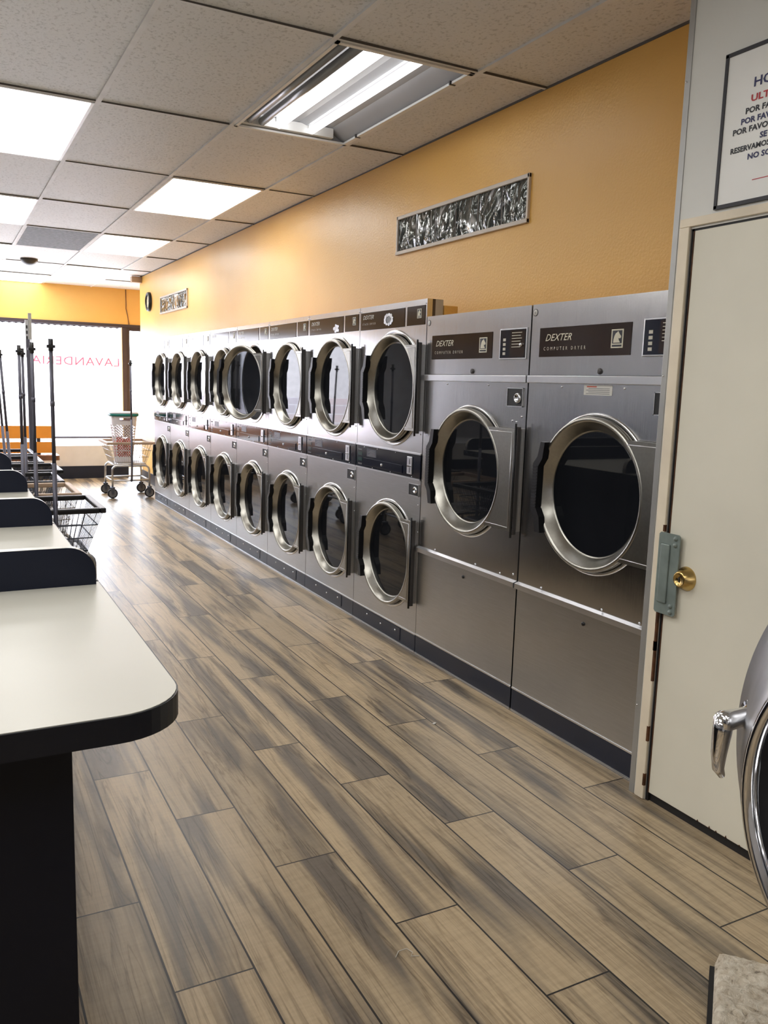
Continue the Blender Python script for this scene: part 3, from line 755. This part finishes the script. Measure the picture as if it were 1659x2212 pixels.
for y, z in ((-1.640, .866), (-1.640, .846), (-1.640, .657), (-1.640, .638)): t.lathe([(.0075, 0), (.007, -.003), (.004, -.006), (.0003, -.007)], (XP-.014, y, z), 'x', 14)
t.build('latch_guard', None, dr)
t = MB().use('brass'); t.lathe([(.037, 0), (.036, -.004), (.030, -.012), (.024, -.030), (.021, -.032), (.0185, -.033), (.0183, -.031), (.0005, -.031)], (XP+.002, -1.678, .750), 'x', 32)
t.use('recess'); t.box(XP-.030, XP-.0285, -1.6795, -1.6765, .742, .758); t.lathe([(.004, 0), (.004, -.0008), (.0003, -.0009)], (XP-.0288, -1.678, .753), 'x', 10)
t.build('deadbolt', None, dr)
t = thing('wall_sign', 'white black-bordered notice board above the cream door', 'sign', (XP, -2.05, 2.01))
m = MB().use('sign'); yl, yr, zb, zt = .379, -.43, -.197, .206
m.box(-.006, -.0005, yr, yl, zb, zt, .001); bd = m.build('board', None, t)
m = MB().use('ink_black'); e = .008
m.box(-.009, -.0005, yr-.002, yl+.002, zt-e, zt+.002); m.box(-.009, -.0005, yr-.002, yl+.002, zb-.002, zb+e); m.box(-.009, -.0005, yl-e, yl+.002, zb, zt); m.box(-.009, -.0005, yr-.002, yr+e, zb, zt)
m.build('border', None, t)
m = MB(); zo = 2.01; yo = -2.05
for body, y, z, sz, mt, wx in (('HO', -1.766, 2.110, .034, 'ink_navy', 1.), ('ULT', -1.762, 2.074, .024, 'ink_red', 1.15), ('POR FAV', -1.748, 2.046, .0205, 'ink_black', .98), ('POR FAVO', -1.736, 2.021, .0205, 'ink_navy', .98),
                               ('POR FAVOR', -1.712, 1.998, .0205, 'ink_black', .98), ('SE', -1.801, 1.974, .0205, 'ink_navy', .98), ('RESERVAMOS', -1.709, 1.951, .0195, 'ink_black', .92), ('NO SOM', -1.767, 1.926, .0205, 'ink_navy', .98)):
    text_mb(m, body, -.0068, y-yo, z-zo, sz, mt, 0, 1.0, wx*1.16, bold=.0007)
m.use('ink_red'); m.box(-.0068, -.006, -.2, -1.789-yo, 1.869-zo, 1.871-zo)
m.build('lettering', None, t)

# ------------------------------------------------------------------ washing machine at the right edge
t = thing('washing_machine', 'front-loading washer at the right edge, chrome porthole door with lever handle', 'washing machine', (0, 0, 0))
XW, cy, cz, R = -.935, -2.965, .800, .388
m = MB().use('steel'); m.box(-.60, -.12, -3.55, -2.66, .10, 1.30, .006); m.use('navy'); m.box(-.58, -.14, -3.53, -2.70, 0, .10)
m.build('cabinet', None, t)
m = MB().use('chrome_dull'); m.lathe([(.22, .36), (.235, .06), (.26, .06)], (XW, cy, cz), 'x', 64); m.build('tub_collar', None, t)
m = MB().use('washer_trim'); m.lathe([(.26, .06), (R*.97, .06), (R, .05), (R, .008), (R*.992, 0), (R*.93, -.020), (.285, -.115), (.262, -.135), (.256, -.138)], (XW, cy, cz), 'x', 128)
for a in (-.55, -.35, .6, .9, -1.2, 1.3): screws(m, XW-.022, [(cy+R*.935*math.cos(a), cz+R*.935*math.sin(a))], .0035)
dw = m.build('door', None, t)
m = MB().use('chrome'); r0 = .256
m.lathe([(r0, -.136), (r0*.995, -.150), (r0*.965, -.156), (r0*.94, -.150), (r0*.93, -.136)], (XW, cy, cz), 'x', 128); m.use('rubber')
m.lathe([(r0*.93, -.136), (r0*.88, -.10)], (XW, cy, cz), 'x', 128); m.use('chrome'); m.lathe([(r0*.88, -.10), (r0*.865, -.108), (r0*.84, -.10), (r0*.82, .0)], (XW, cy, cz), 'x', 128)
m.build('inner_ring', None, dw)
m = MB().use('glass_dark'); m.lathe([(r0*.83, .0), (r0*.6, .06), (r0*.3, .10), (.002, .11)], (XW, cy, cz), 'x', 64); m.build('door_glass', None, dw)
m = MB().use('recess'); m.lathe([(.24, .12), (.235, .36), (.002, .36)], (XW, cy, cz), 'x', 40); m.build('drum', None, t)
m = MB().use('chrome'); hy_, hz_, xh = -2.638, .836, -.972
m.lathe([(.022, .01), (.022, -.006), (.0155, -.009), (.0135, -.030), (.0145, -.050), (.0155, -.068), (.012, -.076), (.0005, -.077)], (xh, hy_, hz_), 'x', 24)
m.tube([(xh-0.066, hy_, hz_+.010), (xh-0.067, hy_+.001, hz_-.015), (xh-0.066, hy_+.004, hz_-.050), (xh-0.062, hy_+.006, hz_-.075), (xh-0.053, hy_+.006, hz_-.088)], [.0125, .0135, .0110, .0085, .005], 14)
screws(m, xh-.002, [(hy_+.002, hz_+.030), (hy_-.002, hz_-.031)], .0045)
m.build('handle', None, dw)
# mat
m = MB(); e1, e2 = Vector((-.775, -.632)), Vector((.632, -.775)); A = Vector((-.468, -2.222)); N1, N2 = 40, 40; L1, L2 = .34, .30
rr = random.Random(5); m.use('carpet')
def mp(u, v): return A+e1*u+e2*v
g = []
for i in range(N1+1):
    row = []
    for j in range(N2+1):
        u, v = L1*i/N1, L2*j/N2; r = .045
        du, dv = min(u, L1-u), min(v, L2-v); uu, vv = u, v
        if du < r and dv < r:                        # rounded corners
            k = math.hypot(r-du, r-dv)
            if k > r:
                s_ = r/k; uu = u+(1 if u < L1/2 else -1)*((r-du)*(1-s_)); vv = v+(1 if v < L2/2 else -1)*((r-dv)*(1-s_))
        q = mp(uu, vv); ed = min(du, dv)
        z = .008+.016*min(1, ed/.012)**.5+rr.uniform(-.0022, .0022)*(1 if ed > 0 else 0)
        row.append(m.b.verts.new((q.x, q.y, z)))
    g.append(row)
for i in range(N1):
    for j in range(N2): m.face([g[i][j], g[i+1][j], g[i+1][j+1], g[i][j+1]], True)
bm_t = thing('floor_mat', 'worn speckled beige carpet mat lying on the floor by the washer', 'mat')
m.build('carpet_pile', None, bm_t)
m = MB().use('rubber'); out = [mp(.05, -.010), mp(L1, -.010), mp(L1, .0), mp(L1+.0, L2), mp(.01, L2), mp(.0, .05), mp(.05, .004)]
m.prism([(p.x, p.y) for p in out], 'z', .0, .009); m.build('rubber_backing', None, bm_t)

m = MB().use('sticker'); m.box(-.009, .009, -.005, .005, 0, .004, .0015); o = m.build('paper_scrap', None, None, (-.366, -.79, .0)); o.rotation_euler.z = .5
tag(o, 'tiny white scrap of paper on the floor in front of the large dryers', 'scrap')
m = MB().use('sticker'); m.tube([(-.03, .0, .002), (-.015, .014, .004), (.005, .012, .006), (.012, -.004, .005), (.004, -.012, .003), (.022, -.018, .002)], .0009, 5)
tag(m.build('lint_thread', None, None, (-1.115, -1.905, .0)), 'curled pale thread of lint lying on the floor planks near the camera', 'lint')
# ------------------------------------------------------------------ folding tables
def rounded_rect(x0, x1, y0, y1, r00, r10, r11, r01, n=10):
    pts = []
    for cx, cy, r, a0 in ((x0+r00, y0+r00, r00, PI), (x1-r10, y0+r10, r10, 1.5*PI), (x1-r11, y1-r11, r11, 0), (x0+r01, y1-r01, r01, .5*PI)):
        if r < 1e-4: pts.append((cx, cy)); continue
        for k in range(n+1):
            a = a0+.5*PI*k/n; pts.append((cx+r*math.cos(a), cy+r*math.sin(a)))
    return pts
TP = .885
def make_table(label, near):
    t = thing('folding_table', label, 'table', (-1.685, 0, 0), 0, 'folding tables in a row')
    wd, dp = -1.75, TP-.012
    r = .115 if near else .0
    o = rounded_rect(wd, 0, 0, dp, 0, r, 0, 0)
    m = MB().use('laminate'); m.prism(rounded_rect(wd, -.003, .003, dp-.001, 0, max(0, r-.003), 0, 0), 'z', .790, .8); m.build('tabletop', None, t)
    m = MB().use('edge_band'); m.prism(o, 'z', .757, .7985); m.build('edge_band', None, t)
    m = MB().use('panel_black'); m.box(wd+.1, -.169, .09, dp-.02, .0, .757, .002); m.build('base_panel', None, t)
    m = MB().use('divider'); dz = .893; rr_ = .065; y0, y1 = dp-.030, dp-.001
    pts = [(wd, .8), (-.012, .8), (-.012, dz-rr_)]+[(-.012-rr_+rr_*math.cos(a), dz-rr_+rr_*math.sin(a)) for a in [PI/2*k/10 for k in range(1, 11)]]+[(wd, dz)]
    m.prism(pts, 'y', y0, y1); m.use('laminate')
    for p, q in zip(pts[1:-1], pts[2:]): m.poly([(p[0], y0+.002, p[1]+.0004), (q[0], y0+.002, q[1]+.0004), (q[0], y1, q[1]+.0004), (p[0], y1, p[1]+.0004)])  # cream strip over the divider's edge stands in for rim light
    m.build('divider', None, t)
    return t
tl = ['cream topped folding table nearest the camera, rounded black edged corner', 'second folding table from the camera, behind the nearest divider', 'third folding table from the camera, beside the nearest wire cart',
      'fourth folding table from the camera, before the far end of the row', 'last folding table of the row, nearest the orange bench']
t0 = make_table(tl[0], True); t0.location.y = -2.192
t1 = make_table(tl[1], False); t1.location.y = -2.192+TP
for k in range(2, 5):
    q = copy_tree(t1); q['label'] = tl[k]; q.location.y = -2.192+TP*k

# ------------------------------------------------------------------ laundry carts
def make_cart(label, rim, pole_mat='pole', wire='wire', lean=0., rz=0.):
    t = thing('laundry_cart', label, 'cart', (0, 0, 0), 0, 'wire laundry carts')
    hx, hy, bx, by, zt, zb = .237, .262, .165, .19, .595, .365
    m = MB().use(rim); b = .016
    for sx in (-1, 1): m.box(sx*hx-b, sx*hx+b, -hy-b, hy+b, zt-.016, zt+.012, .006)
    for sy in (-1, 1): m.box(-hx+b, hx-b, sy*hy-b, sy*hy+b, zt-.016, zt+.012, .006)
    m.build('rim_bumper', None, t)
    m = MB().use(wire)
    def cor(f): return (bx+(hx-bx)*f, by+(hy-by)*f, zb+(zt-.01-zb)*f)
    for f in (0, .34, .67):
        x, y, z = cor(f); r = .0032 if f else .0042
        m.tube([(-x, -y, z), (x, -y, z)], r, 5); m.tube([(-x, y, z), (x, y, z)], r, 5); m.tube([(-x, -y, z), (-x, y, z)], r, 5); m.tube([(x, -y, z), (x, y, z)], r, 5)
    n = 17
    for k in range(n):
        s = -1+2*k/(n-1)
        for sg in (-1, 1):
            m.tube([(s*bx, sg*by, zb), (s*hx, sg*hy, zt-.01)], .0014, 4, False); m.tube([(sg*bx, s*by, zb), (sg*hx, s*hy, zt-.01)], .0014, 4, False)
        m.tube([(s*bx, -by, zb), (s*bx, by, zb)], .0014, 4, False)
        m.tube([(-bx, s*by, zb), (bx, s*by, zb)], .0014, 4, False)
    m.build('basket', None, t)
    m = MB().use('wire'); lx, ly, r = .195, .215, .011
    for sy in (-1, 1):
        arc = [(-lx, sy*ly, .125)]+[(-lx, sy*ly, .30)]+[(-lx+.05*(1-math.cos(a)), sy*ly, .30+.05*math.sin(a)) for a in (.4, .8, 1.2, PI/2)]
        arc += [(-p[0], p[1], p[2]) for p in arc[::-1]]
        m.tube(arc, r, 8)
    for sy in (-1, 1): m.tube([(-lx, sy*ly, .19), (lx, sy*ly, .19)], .009, 8)
    for sx in (-1, 1): m.tube([(sx*lx, -ly, .19), (sx*lx, ly, .19)], .009, 8); m.tube([(sx*bx, -ly, .352), (sx*bx, ly, .352)], .008, 6)
    m.build('frame', None, t)
    for sx in (-1, 1):
        for sy in (-1, 1):
            cx, cy_ = sx*lx, sy*ly
            m = MB().use('wire_dark'); m.lathe([(.026, .0), (.026, .008), (.018, .012), (.001, .012)], (cx, cy_, .112), 'z', 14)
            for q in (-1, 1): m.prism([(cx-.022, .113), (cx+.022, .113), (cx+.010, .045), (cx-.010, .045)], 'y', cy_+q*.017-.0015, cy_+q*.017+.0015)
            c_ = m.build('caster', None, t)
            m = MB().use('rubber'); m.lathe([(.040, -.012), (.052, -.011), (.053, 0), (.052, .011), (.040, .012)], (cx, cy_, .053), 'y', 24)
            m.use('caster'); m.lathe([(.041, -.012), (.03, -.010), (.01, -.013), (.0005, -.013)], (cx, cy_, .053), 'y', 20); m.lathe([(.041, .012), (.03, .010), (.01, .013), (.0005, .013)], (cx, cy_, .053), 'y', 20)
            m.build('wheel', None, c_)
    m = MB().use(pole_mat); py = -hy-.020; top = 1.475
    X = lambda z: -lean*(z-.6)
    m.tube([(X(.185), py+.03, .185), (X(.36), py, .37), (X(.85), py, .85)], .0115, 10); m.tube([(X(.84), py, .84), (X(1.15), py, 1.15), (X(top-.02), py, top-.02)], .0095, 10)
    m.tube([(X(1.15), py, 1.14), (X(1.15), py, 1.165)], .0115, 10); m.tube([(0, py+.035, .185), (0, -.215, .185)], .009, 8)
    m.use('black'); m.box(X(top)-.020, X(top)+.020, py-.012, py+.012, top-.045, top-.030, .002); m.tube([(X(top), py, top-.06), (X(top), py, top)], .012, 8)
    m.build('pole', None, t)
    return t
cf = make_cart('wire laundry cart with tan rim, alone by the dryers, holding a white hamper', 'tan', 'pole'); cf.location = (-.215, 6.03, 0)
specs = [(-1.508, 1.425, 'black', 0, 'black rimmed wire cart nearest the camera, beside the folding tables'), (-1.539, 2.06, 'tan', 0, 'tan rimmed wire cart just behind the nearest black rimmed cart'),
         (-1.556, 2.70, 'black', 0, 'black rimmed wire cart third in the line beside the tables'), (-1.482, 3.37, 'black', 0, 'black rimmed wire cart fourth in the line beside the tables'),
         (-1.545, 4.03, 'black', .05, 'wire cart fifth in the line with a leaning pole'), (-1.535, 4.75, 'black', .05, 'wire cart farthest in the line by the bench, with a leaning pole')]
for x, y, rim, lean, lab in specs:
    c = make_cart(lab, rim, 'pole', 'wire_dark' if rim == 'black' else 'wire', lean); c.location = (x, y, 0)

# hamper in the far cart
t = thing('laundry_hamper', 'white perforated plastic hamper with teal rim standing in the wire cart', 'hamper', (-.25, 6.02, .372))
def sq(a, hx, hy): 
    n = 5.; c, s = math.cos(a), math.sin(a); k = (abs(c)**n+abs(s)**n)**(-1/n); return hx*k*c, hy*k*s
m = MB().use('hamper'); NA, NZ, HZ = 56, 34, .515
rows = []
for j in range(NZ+1):
    f = j/NZ; hx, hy = .088+.052*f, .075+.04*f
    rows.append([m.b.verts.new((*sq(2*PI*(k+.5)/NA, hx, hy), HZ*f)) for k in range(NA)])
for j in range(NZ):
    for k in range(NA):
        a = 2*PI*(k+1)/NA; f = (j+.5)/NZ
        side = abs(math.sin(a)) > .72 or abs(math.cos(a)) > .72
        hole = .12 < f < .80 and side and (k+j) % 2 == 0
        slot = .88 < f < .95 and abs(math.sin(a)) > .93
        if hole or slot: continue
        m.face([rows[j][k], rows[j][(k+1) % NA], rows[j+1][(k+1) % NA], rows[j+1][k]], True)
m.face(rows[0][::-1]); m.build('basket_body', None, t)
m = MB().use('teal'); lo = [m.b.verts.new((*sq(2*PI*k/48, .152, .127), HZ-.012)) for k in range(48)]; hi = [m.b.verts.new((*sq(2*PI*k/48, .156, .131), HZ+.016)) for k in range(48)]; inn = [m.b.verts.new((*sq(2*PI*k/48, .138, .113), HZ+.016)) for k in range(48)]; inl = [m.b.verts.new((*sq(2*PI*k/48, .138, .113), HZ-.012)) for k in range(48)]
for A_, B_ in ((lo, hi), (hi, inn), (inn, inl), (inl, lo)):
    for k in range(48): m.face([A_[k], A_[(k+1) % 48], B_[(k+1) % 48], B_[k]], True)
m.build('rim_band', None, t)
m = MB().use('hamper'); lo = [m.b.verts.new((*sq(2*PI*k/48, .154, .129), HZ+.017)) for k in range(48)]; hi = [m.b.verts.new((*sq(2*PI*k/48, .140, .115), HZ+.034)) for k in range(48)]
for k in range(48): m.face([lo[k], lo[(k+1) % 48], hi[(k+1) % 48], hi[k]], True)
m.face(hi); m.face(lo[::-1]); m.build('lid', None, t)
m = MB().use('red_cloth'); rr = random.Random(9); rings = []
for j in range(9):
    f = j/8; ring = []
    for k in range(24):
        q = .93+rr.uniform(-.06, .03); hx, hy = (.086+.045*f*.5)*q, (.073+.035*f*.5)*q
        if j in (0, 8): hx *= .6; hy *= .6
        x, y = sq(2*PI*k/24, hx, hy); ring.append(m.b.verts.new((x-.25, y+6.02, .378+.235*f+(.03*rr.random() if j == 8 else 0))))
    rings.append(ring)
for A_, B_ in zip(rings, rings[1:]):
    for k in range(24): m.face([A_[k], A_[(k+1) % 24], B_[(k+1) % 24], B_[k]], True)
m.face(rings[0][::-1]); m.face(rings[-1])
tag(m.build('red_cloth'), 'red laundry bundled inside the white hamper', 'laundry')

# post and bench
t = thing('slotted_post', 'tall grey post with a pale slotted top, rising among the cart poles', 'post', (-1.235, 5.3, 0))
m = MB().use('pole'); m.box(-.030, .004, -.02, .02, .006, 1.62, .003); m.use('wire'); m.box(.008, .016, -.012, .012, .006, 1.62); m.build('post_body', None, t)
m = MB().use('pole_pale'); m.box(-.006, .022, -.02, .02, 1.62, 1.865, .003); m.use('wire'); m.box(-.034, -.008, -.016, .016, 1.45, 1.80)
m.use('recess')
for k in range(6): m.box(-.028, -.014, -.018, .018, 1.47+.05*k, 1.50+.05*k)
m.build('slotted_head', None, t)
m = MB().use('pole'); m.box(-.08, .06, -.08, .08, 0, .008, .002); m.build('base_plate', None, t)
t = thing('bench', 'orange backed bench with brown wooden seat in front of the window', 'bench', (-1.95, 7.2, 0))
for z0, z1 in ((.553, .697), (.378, .508)):
    m = MB().use('orange'); m.prism(rounded_rect(-1.1, 1.125, z0, z1, .02, .02, .02, .02, 4), 'y', -.015, .015); m.build('back_board', None, t)
m = MB().use('bench_wood'); m.prism(rounded_rect(-1.1, 1.16, -.20, .19, .05, .05, .05, .05, 5), 'z', .305, .36); m.build('seat', None, t)
for x in (-.95, 0, .95):
    m = MB().use('hinge'); m.box(x-.02, x+.02, .016, .036, .30, .68); m.box(x-.02, x+.02, -.16, .16, .28, .305); m.box(x-.02, x+.02, -.14, -.10, 0, .28); m.box(x-.02, x+.02, .10, .14, 0, .28); m.build('leg', None, t)

# ------------------------------------------------------------------ scale plan units to metres
for me in {o.data for o in C.objects if o.type == 'MESH'}: me.transform(Matrix.Scale(S, 4))
for o in C.objects: o.location = o.location*S

# ------------------------------------------------------------------ light
world = bpy.data.worlds.new('sky'); bpy.context.scene.world = world; world.use_nodes = True
nt = world.node_tree; bg = nt.nodes['Background']
sky = nt.nodes.new('ShaderNodeTexSky'); sky.sky_type = 'HOSEK_WILKIE'; sky.turbidity = 4; sky.sun_direction = (-.3, -.5, .8); sky.ground_albedo = .6
mx = nt.nodes.new('ShaderNodeMix'); mx.data_type = 'RGBA'; mx.inputs[0].default_value = .75; mx.inputs[7].default_value = (.82, .91, 1.05, 1)
nt.links.new(sky.outputs[0], mx.inputs[6]); nt.links.new(mx.outputs[2], bg.inputs[0]); bg.inputs[1].default_value = 20.0
def area(name, loc, rot, sx, sy, energy, col=(1, 1, 1), portal=False):
    l = bpy.data.lights.new(name, 'AREA'); l.shape = 'RECTANGLE'; l.size = sx; l.size_y = sy; l.energy = energy; l.color = col
    o = bpy.data.objects.new(name, l); C.objects.link(o); o.location = [k*S for k in loc]; o.rotation_euler = rot
    l.cycles.is_portal = portal; return o
area('window_portal', (-1.3, YF+.14, 1.0), (-PI/2, 0, 0), 5.8*S, 2.06*S, 1, portal=True)

# ------------------------------------------------------------------ camera
F, YAW, PIT, ROL, CX, CY, CZ = 1803.16089, 0.48958, -0.15138, 0.03042, -2.01292, -3.41088, 1.29848
cy_, sy_, cp, sp = math.cos(YAW), math.sin(YAW), math.cos(PIT), math.sin(PIT)
fw = Vector((sy_*cp, cy_*cp, sp)); rt = Vector((cy_, -sy_, 0)); up = rt.cross(fw)
r2 = rt*math.cos(ROL)+up*math.sin(ROL); u2 = -rt*math.sin(ROL)+up*math.cos(ROL)
cam = bpy.data.cameras.new('camera'); co = bpy.data.objects.new('camera', cam); C.objects.link(co)
mw = Matrix((r2, u2, -fw)).transposed().to_4x4(); mw.translation = Vector((CX, CY, CZ))*S; co.matrix_world = mw
cam.sensor_fit = 'VERTICAL'; cam.sensor_height = 24; cam.lens = 24*F/2212; cam.clip_start = .05; cam.clip_end = 200
sc = bpy.context.scene; sc.camera = co
sc.view_settings.view_transform = 'Standard'; sc.view_settings.look = 'None'; sc.view_settings.exposure = 0.; sc.view_settings.gamma = 1.
sc.cycles.use_denoising = True; sc.cycles.max_bounces = 10; sc.cycles.transparent_max_bounces = 12; sc.cycles.sample_clamp_indirect = 8
